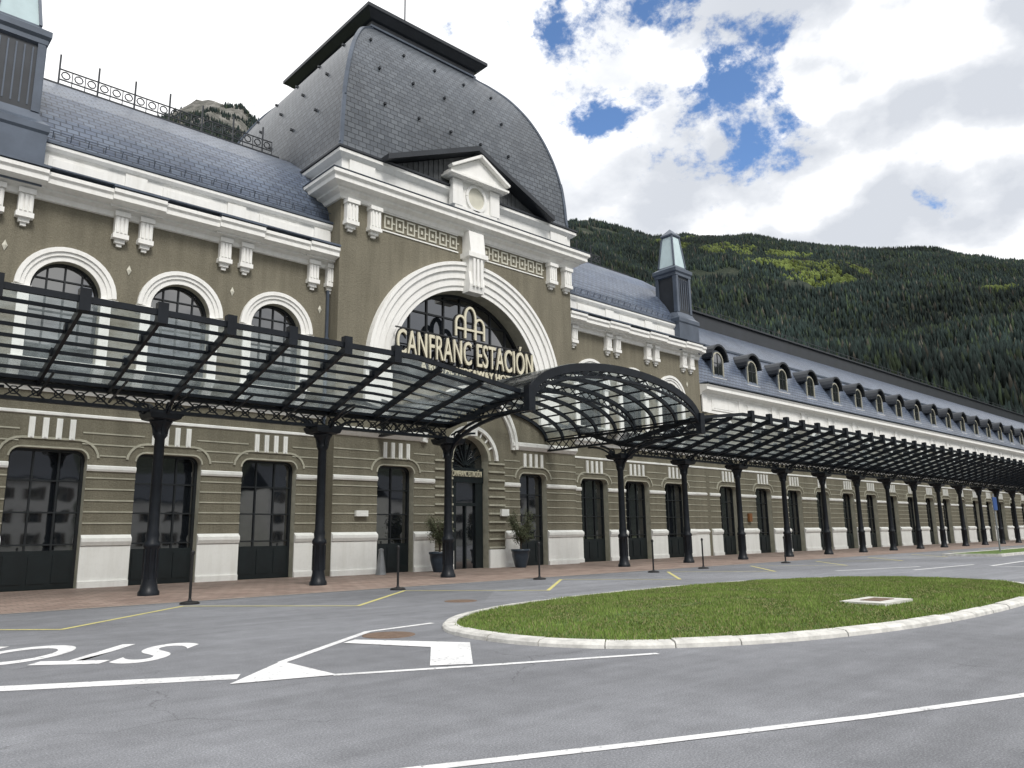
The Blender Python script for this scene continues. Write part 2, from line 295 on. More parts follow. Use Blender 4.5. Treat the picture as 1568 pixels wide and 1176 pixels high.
for side in (0,1):
    cs=[6.3,10.35,14.4] if side==0 else [34.8,38.85,42.9]
    for cx in cs:
        ground_bay(cx-2.025,cx+2.025,cx,1.2,YW); upper_bay(cx-2.025,cx+2.025,cx,YW)
    x0,x1=(2.7,XL) if side==0 else (XR,46.5)
    rem=[(x0,cs[0]-2.025),(cs[-1]+2.025,x1)]
    for a,b_ in rem:
        wall.add([(a,YW,0),(b_,YW,0),(b_,YW,14),(a,YW,14)],[(0,1,2,3)])
        tr.box(a,b_,YW-.05,YW+.003,0,1.42); tr.prof([(YW,1.42),(YW-.14,1.6),(YW-.14,1.68),(YW,1.8)],a,b_)
        for z in RZ+(4.6,5.0,5.4): jt.box(a,b_,YW-.03,YW+.002,z,z+.05)
        tr.prof([(YW,4.06),(YW-.08,4.14),(YW-.08,4.24),(YW,4.28)],a,b_)
    string_course(x0,x1,YW)
    prs=[4.28,8.33,12.37,16.42] if side==0 else [32.78,36.83,40.87,44.92]
    tr.prof([(YW+o,z) for o,z in CORN],x0,x1)
    for px in prs:
        lo,hi=max(x0+.01,px-.95),min(x1-.01,px+.95)
        tr.prof([(YW+o-.12,z+.012) for o,z in CORN[3:9]]+[(YW,14.5),(YW,13.99)],lo,hi)
        for d in (-.45,.45):
            if x0<px+d<x1: bracket(px+d,YW,12.65,13.9)
        rosette(px,YW,11.75)
    zn.box(x0,x1,YW-.82,YW-.0,14.69,14.74)
    for px in prs: zn.box(max(x0,px-.98),min(x1,px+.98),YW-.94,YW-.5,14.60,14.69)
    tr.box(x0,x1,YW+.05,YW+.5,14.66,15.75); tr.prof([(YW+.06,15.6),(YW-.05,15.66),(YW-.12,15.78),(YW-.12,15.9),(YW+.5,15.95),(YW+.5,15.6)],x0,x1)
    for cx in cs:
        tr.box(cx-1.0,cx+1.0,YW-.01,YW+.052,14.82,15.5); tr.box(cx-.85,cx+.85,YW-.03,YW-.008,14.92,15.4)
    for px in prs:
        if x0<px-.4 and px+.4<x1: tr.box(px-.4,px+.4,YW-.03,YW+.052,14.75,15.6)
    zn.box(x0,x1,YW-.16,YW+.3,15.93,16.03)
    pr=[(30.62,16.0),(30.85,16.7),(31.3,17.45),(31.9,18.2),(32.7,19.1),(33.8,20.0),(35.1,20.9),(36.5,21.6)]; pr+=[(73-y,z) for y,z in reversed(pr[:-1])]
    vs=[];uv=[];L=0
    for i,(y,z) in enumerate(pr):
        if i: L+=math.hypot(y-pr[i-1][0],z-pr[i-1][1])
        vs+=[(x0,y,z),(x1,y,z)]; uv+=[(x0,L),(x1,L)]
    sl.add(vs,[(2*i,2*i+1,2*i+3,2*i+2) for i in range(len(pr)-1)],uv)
    n=len(pr); wx=x0 if side==0 else x1
    zd.add([(wx,y,z) for y,z in pr],[tuple(range(n))])
    zd.beam((x0,36.5,21.62),(x1,36.5,21.62),.25,.15)
    zn.beam((x0,30.62,16.55),(x1,30.62,16.55),.03)
    for k in range(int((x1-x0)/.6)): zn.beam((x0+.3+k*.6,30.74,16.3),(x0+.3+k*.6,30.62,16.57),.03)
    cx0,cx1=(6.4,XL-.4) if side==0 else (XR+.4,43.2)
    nn=int((cx1-cx0)/.52)
    for z_ in (21.95,22.45): zd.beam((cx0,36.5,z_),(cx1,36.5,z_),.05)
    for k in range(nn+1):
        x=cx0+k*(cx1-cx0)/nn; zd.beam((x,36.5,21.6),(x,36.5,23.15 if k%3==0 else 22.45),.07 if k%3==0 else .035)
        if k<nn:
            xm=x+(cx1-cx0)/nn/2
            pp=[(xm+.17*math.cos(t*math.pi/4),22.2+.17*math.sin(t*math.pi/4)) for t in range(9)]
            for p,q in zip(pp[:-1],pp[1:]): zd.beam((p[0],36.5,p[1]),(q[0],36.5,q[1]),.045)
    wall.box(x0,x1,YW+.5,42,7,15.6)
    px=XL-.14 if side==0 else XR+.14
    zn.beam((px,YW-.1,.3),(px,YW-.1,13.6),.11)
    for z in (1.9,4.9,7.6,10.4,13.0): zn.box(px-.09,px+.09,YW-.19,YW,z,z+.06)

# --- pavilion
for cx,x0,x1 in ((20.15,XL,22.35),(28.95,26.85,XR)): ground_bay(x0,x1,cx,1.0,YP,8.9)
dpts=semi(XC,5.3,1.15,20); bay(22.35,26.85,0,8.9,YP,dpts,0,.5)
for a,b_ in ((22.35,XC-1.15),(XC+1.15,26.85)):
    tr.box(a,b_,YP-.12,YP+.003,0,.9)
    z=.95
    while z<5.25: jt.box(a+.0,b_,YP-.08,YP+.002,z,z+.09); z+=.42
jt.band(dpts,.0,.16,YP-.06,YP+.003); tr.band(dpts,.42,.6,YP-.16,YP+.004)
for i in range(3,18,2):
    a=math.pi*i/20; 
    tr.beam((XC-math.cos(a)*1.3,YP-.03,5.3+math.sin(a)*1.3),(XC-math.cos(a)*1.6,YP-.03,5.3+math.sin(a)*1.6),.07)
bp=semi(XC,5.98,2.75,30)
tr.band(bp,0,.16,YP-.14,YP+.002); tr.band(bp,.16,.34,YP-.24,YP+.003)
for a,b_ in ((XL,XC-2.75),(XC+2.75,XR)):
    tr.prof([(YP,6.02),(YP-.06,6.04),(YP-.22,6.2),(YP-.22,6.36),(YP,6.44)],a,b_)
tr.box(XC-.22,XC+.22,YP-.3,YP,6.5,7.2)
big=semi(XC,9.2,4.85,48); bay(XL,XR,8.9,17.1,YP,big,8.9,.9)
frame(big,8.9,YP+.89,[XC+k*1.07 for k in range(-4,5)],[10.2,11.5,12.7,13.6],.09,.15)
for d0,d1,pj in ((0,.25,.05),(.25,.62,.12),(.62,1.0,.2),(1.0,1.28,.3),(1.28,1.45,.38)): tr.band(big,d0,d1,YP-pj,YP+.002+d0*.002)
for sgn in (-1,1):
    a=XC+sgn*4.85; b_=XC+sgn*6.3; tr.box(min(a,b_),max(a,b_),YP-.2,YP+.001,7.4,9.19)
tr.prof([(YP,13.9),(YP-.55,13.9),(YP-.62,14.3),(YP-.5,15.0),(YP-.62,15.8),(YP-.7,16.0),(YP-.55,17.2),(YP,17.2)],XC-.5,XC+.5)
for k in (-.25,0,.25): tr.box(XC+k-.07,XC+k+.07,YP-.7,YP-.5,14.2,15.7)
tr.box(XC-.65,XC+.65,YP-.75,YP,15.75,16.0)
for a,b_ in ((19.15,XC-.8),(XC+.8,30.05)):
    tr.box(a,b_,YP-.05,YP+.002,16.02,16.08); tr.box(a,b_,YP-.05,YP+.002,16.95,17.0)
    n=int((b_-a)/.62)
    for k in range(n):
        x=a+(k+.5)*(b_-a)/n
        cr.box(x-.24,x+.24,YP-.05,YP+.003,16.18,16.26); cr.box(x-.24,x+.24,YP-.05,YP+.003,16.77,16.85)
        cr.box(x-.24,x-.17,YP-.048,YP+.003,16.26,16.77); cr.box(x+.17,x+.24,YP-.048,YP+.003,16.26,16.77)
        cr.box(x+.24,x+.38,YP-.045,YP+.003,16.48,16.55); cr.box(x-.06,x+.06,YP-.046,YP+.003,16.42,16.62)
for x in (17.35,18.6,30.6,31.85): bracket(x,YP,15.55,16.95,.58,.42)
for X in (XL,XR): wall.add([(X,YP,0),(X,47,0),(X,47,17.1),(X,YP,17.1)],[(0,1,2,3)])
wall.add([(XL,47,0),(XR,47,0),(XR,47,17.1),(XL,47,17.1)],[(0,1,2,3)])
tr.ringprof([(0,17.0),(.1,17.02),(.18,17.2),(.42,17.3),(.42,17.42),(.78,17.52),(.78,17.72),(.9,17.82),(.9,17.98),(.1,18.12),(.06,18.12),(.06,19.0),(.16,19.05),(.34,19.2),(.34,19.36),(0,19.44)],XL,XR,YP,47)
zd.ringprof([(.36,19.38),(.4,19.40),(.4,19.5),(-.1,19.56)],XL,XR,YP,47)
zn.ringprof([(.92,18.0),(.93,18.04),(.1,18.16)],XL,XR,YP,47)
for x in (17.9,31.3): tr.box(x-.7,x+.7,YP-.18,YP-.05,18.15,19.0)
# dome
PD=[(-.12,19.5),(.0,20.1),(.06,21.2),(.2,22.6),(.5,24.1),(.95,25.6),(1.55,27.0),(2.35,28.3),(3.2,29.25),(3.75,29.75),(4.05,30.15)]
YD0,YD1=29.85,46.75
def ringc(t): return [(XL+t,YD0+t),(XR-t,YD0+t),(XR-t,YD1-t),(XL+t,YD1-t)]
PP=[]
def cr_(p0,p1,p2,p3,t): return .5*((2*p1)+(-p0+p2)*t+(2*p0-5*p1+4*p2-p3)*t*t+(-p0+3*p1-3*p2+p3)*t**3)
for i in range(len(PD)-1):
    q=[PD[max(0,i-1)],PD[i],PD[i+1],PD[min(len(PD)-1,i+2)]]
    for k in range(4): PP.append(tuple(cr_(q[0][j],q[1][j],q[2][j],q[3][j],k/4) for j in (0,1)))
PP.append(PD[-1])
for sd in range(4):
    vs=[];uv=[];L=0
    for i,(t,z) in enumerate(PP):
        if i: L+=math.hypot(t-PP[i-1][0],z-PP[i-1][1])
        c=ringc(t); p=c[sd]; q=c[(sd+1)%4]
        for pt in (p,q): vs.append((pt[0],pt[1],z)); uv.append(((pt[0] if sd%2==0 else pt[1]),L))
    dm.add(vs,[(2*i,2*i+1,2*i+3,2*i+2) for i in range(len(PP)-1)],uv)
for i in range(len(PP)-1):
    for k in range(4):
        a=ringc(PP[i][0])[k]; b_=ringc(PP[i+1][0])[k]; zn.beam((*a,PP[i][1]),(*b_,PP[i+1][1]),.2,.1)
# roof hooks scattered on the dome
for i,(t,z) in ((13,PP[13]),(19,PP[19]),(25,PP[25])):
    for x in np.arange(XL+2.5,XR-2.4,2.1): zd.box(x-.05,x+.05,YD0+t-.16,YD0+t+.05,z-.06,z+.06)
    for y in np.arange(YD0+3,YD1-3,2.6): zd.box(XL+t-.16,XL+t+.05,y-.05,y+.05,z-.06,z+.06)
t=4.05
zd.ringprof([(-t+.0,30.0),(-t+.12,30.15),(-t+.15,30.4),(-3.75,30.45),(-3.4,30.75),(-3.3,30.8),(-3.3,31.0),(-3.45,31.1),(-3.9,31.25),(-5,31.5)],XL,XR,YD0,YD1,cap=True)
zn.ringprof([(-t+.02,29.95),(-t+.22,30.0),(-t+.22,30.12),(-t+.02,30.14)],XL,XR,YD0,YD1)
zd.beam((XC,36,31),(XC,36,35.5),.06)
gp=[(18.9,19.35),(XC,21.75),(30.3,19.35)]
for (a,b_) in ((gp[0],gp[1]),(gp[1],gp[2])):
    zd.add([(a[0],28.85,a[1]),(b_[0],28.85,b_[1]),(b_[0],28.85,b_[1]+.28),(a[0],28.85,a[1]+.28),(a[0],32.5,a[1]),(b_[0],32.5,b_[1]),(b_[0],32.5,b_[1]+.28),(a[0],32.5,a[1]+.28)],
       [(0,1,2,3),(4,5,6,7),(0,1,5,4),(3,2,6,7),(0,3,7,4),(1,2,6,5)])
bd.add([(19.2,YP-.1,19.4),(30.0,YP-.1,19.4),(XC,YP-.1,21.73)],[(0,1,2)])
x=19.6
while x<29.9:
    h=19.4+2.3*(1-abs(x-XC)/5.4)
    if abs(x-XC)>1.6 and h>19.6: bd.box(x-.03,x+.03,YP-.14,YP-.095,19.42,h)
    x+=.32
tr.box(XC-1.25,XC+1.25,YP-.5,YP-.08,18.14,19.85); tr.box(XC-1.45,XC+1.45,YP-.6,YP-.1,18.12,18.4)
tr.box(XC-1.6,XC-.95,YP-.62,YP-.3,18.4,19.8); tr.box(XC+.95,XC+1.6,YP-.62,YP-.3,18.4,19.8)
tr.add([(XC-1.85,YP-.8,19.85),(XC+1.85,YP-.8,19.85),(XC+1.85,YP-.8,20.2),(XC,YP-.8,21.25),(XC-1.85,YP-.8,20.2),
        (XC-1.85,YP,19.85),(XC+1.85,YP,19.85),(XC+1.85,YP,20.2),(XC,YP,21.25),(XC-1.85,YP,20.2)],
       [(0,1,2,3,4),(9,8,7,6,5),(0,5,6,1),(1,6,7,2),(2,7,8,3),(3,8,9,4),(4,9,5,0)])
for s_ in (-1,1): tr.beam((XC+s_*2.0,YP-.9,20.22),(XC,YP-.9,21.36),.35,.14)
tr.box(XC-2,XC+2,YP-.98,YP-.1,19.88,20.0)
ov=[(XC-.55*math.cos(2*math.pi*i/24),19.08+.6*math.sin(2*math.pi*i/24)) for i in range(25)]
tr.band(ov,0,.16,YP-.6,YP-.49); cr.add([(x,YP-.51,z) for x,z in ov[:-1]],[tuple(range(24))])

# --- towers
ln=MB('lantern_panes',M_LANT,ST)
def tower(x0,x1,y0,y1):
    zn.ringprof([(.3,14.0),(.3,16.0),(.36,16.1),(.36,16.35),(.15,16.55),(.0,16.9)],x0,x1,y0,y1)
    zd.ringprof([(.0,16.9),(-.06,19.6)],x0,x1,y0,y1)
    for a,b_ in ((x0,x0+.25),(x1-.25,x1)): zn.box(a-.0,b_,y0-.04,y0+.2,16.9,19.6)
    for k in range(5): a=x0+.36+k*(x1-x0-.72-.05)/4; zn.box(a,a+.05,y0-.01,y0+.1,17.1,19.4)
    for a,b_ in ((y0,y0+.25),(y1-.25,y1)):
        zn.box(x0-.04,x0+.2,a,b_,16.9,19.6); zn.box(x1-.2,x1+.04,a,b_,16.9,19.6)
    zn.ringprof([(-.05,19.55),(.06,19.62),(.06,19.8),(.15,19.92),(.15,20.15),(.0,20.25),(-.15,20.35),(-.22,20.5)],x0,x1,y0,y1,cap=True)
    a=.2; tz=.45
    ln.ringprof([(-a,20.45),(-tz,22.85)],x0,x1,y0,y1)
    for sx,sy in ((0,0),(1,0),(1,1),(0,1)):
        p=(x0+a if sx==0 else x1-a, y0+a if sy==0 else y1-a,20.45); q=(x0+tz if sx==0 else x1-tz, y0+tz if sy==0 else y1-tz,22.85); zn.beam(p,q,.11)
    zn.ringprof([(-tz+.02,22.75),(-tz+.1,22.85),(-tz+.1,22.95),(-(x1-x0)/2+.02,23.5)],x0,x1,y0,y1,cap=True)
tower(3.0,4.8,30.3,32.1); tower(44.1,45.85,30.35,32.1)

# --- long wings
def dormer(cx):
    y=31.0; w=.62
    pts=semi(cx,14.2,w,10)
    zn.box(cx-.85,cx+.85,y,33.0,12.45,14.2)
    hp=semi(cx,14.2,.85,10)
    zn.add([(x,y,z) for x,z in hp],[tuple(range(len(hp)))])
    gl.add([(cx-w,y-.02,12.95)]+[(x,y-.02,z) for x,z in pts]+[(cx+w,y-.02,12.95)],[tuple(range(len(pts)+2))])
    jt.band([(cx-w,12.95)]+pts+[(cx+w,12.95)],0,.1,y-.08,y-.001)
    fr.box(cx-.03,cx+.03,y-.05,y-.021,12.95,14.8); fr.box(cx-w,cx+w,y-.045,y-.022,14.0,14.06)
    tr.box(cx-.95,cx+.95,y-.15,y,12.75,12.9)
    oh=[(cx-1.15,14.25)]+semi(cx,14.35,.98,10)+[(cx+1.15,14.25)]
    zd.band(oh,0,.16,y-.3,33.8)
def long_wing(x0,x1,c0,step,sgn,bays):
    y=YW
    for k in range(bays):
        cx=c0+sgn*step*k; a,b_=cx-step/2,cx+step/2
        ground_bay(a,b_,cx,1.15,y,7.0)
        pts=semi(cx,9.0,.8,10); bay(a,b_,7.0,10.0,y,pts,7.5,.3)
        tr.band(pts,0,.3,y-.08,y+.002)
        tr.box(a,b_,y-.03,y+.3,10.0,11.3)
        tr.box(cx-1.5,cx+1.5,y-.09,y-.028,10.25,11.1); tr.box(cx-1.3,cx+1.3,y-.11,y-.088,10.38,10.97)
        tr.box(a-.3,a+.3,y-.12,y-.029,10.0,11.3)
        dormer(cx+.5 if sgn>0 else cx)
    string_course(x0,x1,y)
    tr.prof([(y,11.2),(y-.1,11.25),(y-.15,11.4),(y-.6,11.55),(y-.6,11.75),(y-.7,11.9),(y,12.0),(y+.3,12.0),(y+.3,11.2)],x0,x1)
    zn.box(x0,x1,y-.74,y+.1,12.01,12.08)
    pr=[(30.55,12.05),(30.9,13.0),(31.4,14.1),(32.0,15.1),(32.7,15.9),(38,20.0),(43.3,15.9),(45.5,12)]
    vs=[];uv=[];L=0
    for i,(yy,z) in enumerate(pr):
        if i: L+=math.hypot(yy-pr[i-1][0],z-pr[i-1][1])
        vs+=[(x0,yy,z),(x1,yy,z)]; uv+=[(x0,L),(x1,L)]
    sl.add(vs,[(2*i,2*i+1,2*i+3,2*i+2) for i in range(len(pr)-1)],uv)
    zn.beam((x0,32.68,15.95),(x1,32.68,15.95),.16,.16)
    zd.box(x0,x1,37.3,38.7,19.3,20.75); zd.box(x0,x1,37.1,38.9,20.75,20.9)
    x=x0
    while x<x1: zd.beam((x,37.2,20.9),(x,37.2,21.4),.07); x+=2.4
    zd.beam((x0,37.2,21.3),(x1,37.2,21.3),.04)
    wall.box(x0,x1,YW+.5,45,0.01,11.9)
    xe=x1 if sgn>0 else x0
    zd.add([(xe,yy,z) for yy,z in pr],[tuple(range(len(pr)))])
NB=27
long_wing(46.5,49.6+4.85*(NB-.5),49.3,4.85,1,NB)
wall.add([(46.5,YW,0),(46.875,YW,0),(46.875,YW,10),(46.5,YW,10)],[(0,1,2,3)])
long_wing(-.15-4.85*8.5,2.7,.25,4.85,-1,9)
wall.box(46.42,46.5,YW+.02,42,0,15.7); wall.box(2.7,2.78,YW+.02,42,0,15.7)
for o in (wall,tr,gl,fr,zn,zd,dr,cr,sl,dm,bd,ln,jt): o.make()
DO=MB('entrance_door_leaves',M_DOOR,ST)
y=YP+.38
for x0,x1 in ((XC-1.1,XC-.62),(XC+.62,XC+1.1)): DO.box(x0,x1,y,y+.1,0,4.2)
DO.box(XC-1.12,XC+1.12,y-.04,y+.1,4.2,4.95); DO.box(XC-.04,XC+.04,y+.01,y+.09,0,3.1); DO.box(XC-.62,XC+.62,y,y+.09,3.05,3.2)
for a in range(1,8):
    t=math.pi*a/8; DO.beam((XC,y+.06,5.0),(XC-math.cos(t)*1.1,y+.06,5.3+math.sin(t)*1.1-.1),.05)
DO.make()
PL=MB('wall_plaques',M_WHITE,ST)
for x,z,w,h in ((18.3,2.5,.3,.25),(26.75,2.55,.25,.35)): PL.box(x-w,x+w,YP-.19,YP-.03,z,z+h)
PL.make()
PB=MB('brown_plaque',simple('brown_plaque_paint',(.22,.09,.03),.5),ST); PB.box(51.6,52.0,YW-.2,YW-.04,2.3,2.9); PB.make()

# ------------------------------------------------------------------ text
def text(name,body,mat,size,mtx,parent,ext=.03,off=0,align='CENTER',sp=1):
    cu=bpy.data.curves.new(name,'FONT'); cu.body=body; cu.size=size; cu.extrude=ext; cu.offset=off; cu.align_x=align; cu.space_character=sp
    o=bpy.data.objects.new(name,cu); col.objects.link(o); bpy.context.view_layer.update()
    me=bpy.data.meshes.new_from_object(o.evaluated_get(bpy.context.evaluated_depsgraph_get()))
    bpy.data.objects.remove(o); me.materials.clear(); me.materials.append(mat)
    ob=bpy.data.objects.new(name,me); col.objects.link(ob); ob.parent=parent; ob.matrix_world=mtx
    xs=[v.co.x for v in me.vertices]; return ob,(max(xs)-min(xs))
def upright(x,y,z,sx=1,sz=1):
    return Matrix(((sx,0,0,x),(0,0,-1,y),(0,sz,0,z),(0,0,0,1)))
SG=empty('station_name_sign')
def signtext(name,body,x,z,h,width,depth=29.15,par=SG,off=.012,ol=.055):
    ob,w=text(name,body,M_GOLD,1,Matrix(),par,.05,off,sp=1.06)
    sx=width/w; sz=h/.73
    ob.matrix_world=upright(x,depth,z,sx,sz)
    if ol: text(name+'_outline',body,M_BLACK,1,upright(x,depth+.09,z-.0,sx,sz),par,.04,off+ol,sp=1.06)
signtext('large_letters','CANFRANC ESTACIÓN',24.15,10.0,1.25,8.8,off=.002,ol=.045)
signtext('small_letters','A ROYAL HIDEAWAY HOTEL',24.2,9.38,.42,6.2,off=.014,ol=0)
lg=MB('monogram',M_GOLD,SG); lb=MB('monogram_shadow',M_BLACK,SG)  # wider black copy behind the monogram is its dark outline; also holds sign rails
for B_,dy,t in ((lg,0,.11),(lb,.1,.24)):
    y0=29.1+dy
    o_=[(24.15+.34*-math.cos(math.pi*i/16),12.4+.6*math.sin(math.pi*i/16)) for i in range(17)]
    B_.band([(23.81,11.35)]+o_+[(24.49,11.35)],-t/2,t/2,y0,y0+.08)
    for sx in (-1,1):
        aa=[(24.15+sx*.62+.3*-math.cos(math.pi*i/12),12.05+.42*math.sin(math.pi*i/12)) for i in range(13)]
        B_.band([(24.15+sx*.62-.3,11.4)]+aa+[(24.15+sx*.62+.3,11.4)],-t/2,t/2,y0+.012,y0+.085)
    B_.box(23.3,25.0,y0+.02,y0+.07,11.82-t/2,11.82+t/2)
lb.box(19.75,28.6,29.35,29.4,9.22,9.9); lb.box(19.75,28.6,29.3,29.36,11.28,11.34)
for x in (20.5,22.8,25.4,27.9): lb.beam((x,29.38,9.5),(x,30.5,9.5),.06); lb.beam((x,29.33,11.31),(x,30.5,11.31),.06)
lg.make(); lb.make()
DS=empty('entrance_door_sign')
signtext('door_letters','CANFRANC ESTACIÓN',XC,4.5,.3,1.9,YP+.30,DS,off=0,ol=0)

# ------------------------------------------------------------------ canopy
CA=empty('glazed_entrance_canopy')
ir=MB('iron_frame',M_IRON,CA); cg=MB('glazing',M_CGLASS,CA); cc=MB('columns',M_IRON,CA,True)
YC=24.6; ZB=5.95; YF=20.3
cols=[-8.6,-3.1,2.4,8.0,13.55,19.2]+[30.05+5.4*k for k in range(0,27)]
xmax=cols[-1]
def fh(x):
    for a,b_ in ((14.6,19.2),(34.6,30.05)):
        lo,hi=min(a,b_),max(a,b_)
        if lo<=x<=hi: t=(x-a)/(b_-a); return 7.3-.6*t
    return 7.3
prof_=[(.30,0),(.30,.1),(.26,.16),(.23,.3),(.205,.45),(.20,1.35),(.25,1.42),(.25,1.5),(.18,1.6),(.20,1.75),(.165,1.9),(.145,4.65),(.19,4.72),(.19,4.8),(.16,4.86),(.22,5.0),(.32,5.15),(.34,5.2)]
for x in cols:
    cc.lathe(prof_,x,YC,0,16)
    for k in range(8): 
        a=k*math.pi/4+.39; ir.beam((x+.205*math.cos(a),YC+.205*math.sin(a),.5),(x+.205*math.cos(a),YC+.205*math.sin(a),1.35),.035)
    ir.ringprof([(.0,5.2),(.14,5.25),(.2,5.4),(.2,5.46)],x-.3,x+.3,YC-.3,YC+.3,cap=True)
    for sx,sy in ((1,0),(-1,0),(0,-1),(0,1)):
        L=1.25 if sy==0 else 1.9
        pts=[]
        for i in range(9):
            t=i/8; a=t*math.pi/2
            rr=.17+L*(1-math.cos(a)); zz=4.75+ (1.05 if sy==0 else 1.25)*math.sin(a)
            pts.append((x+sx*rr,YC+sy*rr,zz))
        for p,q in zip(pts[:-1],pts[1:]): ir.beam(p,q,.08)
        cx_,cy_,cz_=x+sx*.55,YC+sy*.55,5.55
        cp=[(cx_+sx*.16*math.cos(k*math.pi/4),cy_+sy*.16*math.cos(k*math.pi/4),cz_+.16*math.sin(k*math.pi/4)) for k in range(9)]
        for p,q in zip(cp[:-1],cp[1:]): ir.beam(p,q,.05)
def lattice(x0,x1,y,z0,z1,step):
    ir.box(x0,x1,y-.1,y+.1,z0-.05,z0+.05); ir.box(x0,x1,y-.1,y+.1,z1-.05,z1+.05)
    n=max(1,int((x1-x0)/step)); d=(x1-x0)/n
    for k in range(n):
        a=x0+k*d
        ir.beam((a,y,z0),(a+d,y,z1),.04); ir.beam((a,y+.02,z1),(a+d,y+.02,z0),.04)
        c0=(a+d/2,(z0+z1)/2)
        if a<60:
            pp=[(c0[0]+.12*math.cos(t*math.pi/3),c0[1]+.12*math.sin(t*math.pi/3)) for t in range(7)]
            for p,q in zip(pp[:-1],pp[1:]): ir.beam((p[0],y-.02,p[1]),(q[0],y-.02,q[1]),.03)
segs=[(-10,19.2),(30.05,xmax)]
for x0,x1 in segs:
    lattice(x0,x1,YC,5.5,5.95,.55)
    ir.box(x0,x1,YC-.24,YC+.24,6.02,6.12)
    n=round((x1-x0)/1.8)
    xs=[x0+(x1-x0)*k/n for k in range(n+1)]
    for x in xs:
        f=fh(x)
        ir.beam((x,YC,ZB+.05),(x,YF,f),.09,.22); 
        if 14.7>x or x>34.5:
            ir.box(x-.13,x+.13,YF-.12,YF+.12,f-.2,f+.36)
            for t in (.37,.68): ir.box(x-.09,x+.09,YC+(YF-YC)*t-.09,YC+(YF-YC)*t+.09,ZB+.05+(f-ZB-.05)*t,ZB+.05+(f-ZB-.05)*t+.26)
        ir.beam((x,YC,ZB+.05),(x,YW-.05 if not(XL<x<XR) else YP-.05,7.75),.08,.2)
        ir.beam((x,YC-1.9,ZB+.0+.05),(x,YC-.2,5.6),.05)
    pts_x=[x0]+[v for v in (14.6,34.6) if x0<v<x1]+[x1]
    for a,b_ in zip(pts_x[:-1],pts_x[1:]):
        for k in range(1,9):
            t=k/8; yy=YC+(YF-YC)*t; w=.1 if k==8 else .07
            za=ZB+.05+(fh(a)-ZB-.05)*t; zb=ZB+.05+(fh(b_)-ZB-.05)*t
            ir.beam((a,yy,za+.1),(b_,yy,zb+.1),w,.09 if k<8 else .16)
        cg.add([(a,YC,ZB+.22),(b_,YC,ZB+.22),(b_,YF,fh(b_)+.17),(a,YF,fh(a)+.17)],[(0,1,2,3)])
    for k in range(1,8):
        t=k/8; yy=YC+(YW-.1-YC)*t; zz=ZB+.05+(7.75-ZB-.05)*t+.1; ir.beam((x0,yy,zz),(x1,yy,zz),.05,.06)
    cg.add([(x0,YC,ZB+.22),(x1,YC,ZB+.22),(x1,YW-.1,7.92),(x0,YW-.1,7.92)],[(0,1,2,3)])
xa,xb=19.3,29.95; hw=(xb-xa)/2; xm=(xa+xb)/2; YA=19.8
def vault(base,rise,n=20): return [(xm-hw*math.cos(math.pi*i/n),base+rise*math.sin(math.pi*i/n)) for i in range(n+1)]
for j in range(9):
    y=YA+(YP-.1-YA)*j/8; vp=vault(6.62,1.62,28)
    ir.band(vp,-.1 if j else -.18,.08 if j else .14,y-.05,y+.05)
    if j in (0,3):
        vq=vault(6.35,1.45,28); ir.band(vq,-.05,.05,y-.04,y+.04)
        for p,q in zip(vp,vq[1:]): ir.beam((p[0],y,p[1]),(q[0],y,q[1]),.035)
        for p,q in zip(vp[1:],vq): ir.beam((p[0],y,p[1]),(q[0],y,q[1]),.035)
vp=vault(6.62,1.62,14)
for x,z in vp: ir.beam((x,YA,z+.1),(x,YP-.1,z+.1),.07)
vp=vault(6.78,1.62,20)
cg.add([(x,YA,z) for x,z in vp]+[(x,YP-.1,z) for x,z in vp],[(i,i+1,22+i,21+i) for i in range(20)])
for x in (xa-.1,xb+.1):
    for z0 in (6.05,6.55): ir.box(x-.1,x+.1,YA,YP-.1,z0,z0+.1)
    n=18
    for k in range(n):
        a=YA+(YP-.1-YA)*k/n; b_=YA+(YP-.1-YA)*(k+1)/n; ir.beam((x,a,6.1),(x,b_,6.6),.04); ir.beam((x,a,6.6),(x,b_,6.1),.04)
    for y in (YA,): ir.box(x-.16,x+.16,y-.14,y+.14,6.0,6.95)
    pts=[(x,YC-.17-4.4*(1-math.cos(i/8*math.pi/2)),4.8+1.3*math.sin(i/8*math.pi/2)) for i in range(9)]
    for p,q in zip(pts[:-1],pts[1:]): ir.beam(p,q,.1,.12)
ir.make(); cg.make(); cc.make()

# ------------------------------------------------------------------ ground
def sheet(name,poly,z,mat,parent=None):
    b=MB(name,mat,parent); b.add([(x,y,z) for x,y in poly],[tuple(range(len(poly)))]); return b.make()
sheet('ground',[(-4000,-4000),(4000,-4000),(4000,4000),(-4000,4000)],-.02,M_FIELD)
sheet('asphalt_road',[(-80,-45),(230,-45),(230,21.3),(-80,21.3)],0,M_ASPH)
sheet('paved_sidewalk',[(-80,21.3),(230,21.3),(230,30.6),(-80,30.6)],.004,M_PAVE)
sheet('sidewalk_edging',[(-80,21.15),(230,21.15),(230,21.3),(-80,21.3)],.008,simple('edging_stone',(.30,.27,.24),.9,.2,2))
RM=empty('road_markings')
mw=MB('white_lines',M_PW,RM); my=MB('yellow_zigzag',M_PY,RM)
def line(b,pts,w,z=.005):
    for i,(p,q) in enumerate(zip(pts[:-1],pts[1:])):
        dx,dy=q[0]-p[0],q[1]-p[1]; L=math.hypot(dx,dy); nx,ny=-dy/L*w/2,dx/L*w/2; ex,ey=dx/L*w*.35,dy/L*w*.35
        zz=z+.0012*(i%2)
        b.add([(p[0]+nx-ex,p[1]+ny-ey,zz),(p[0]-nx-ex,p[1]-ny-ey,zz),(q[0]-nx+ex,q[1]-ny+ey,zz),(q[0]+nx+ex,q[1]+ny+ey,zz)],[(0,1,2,3)])
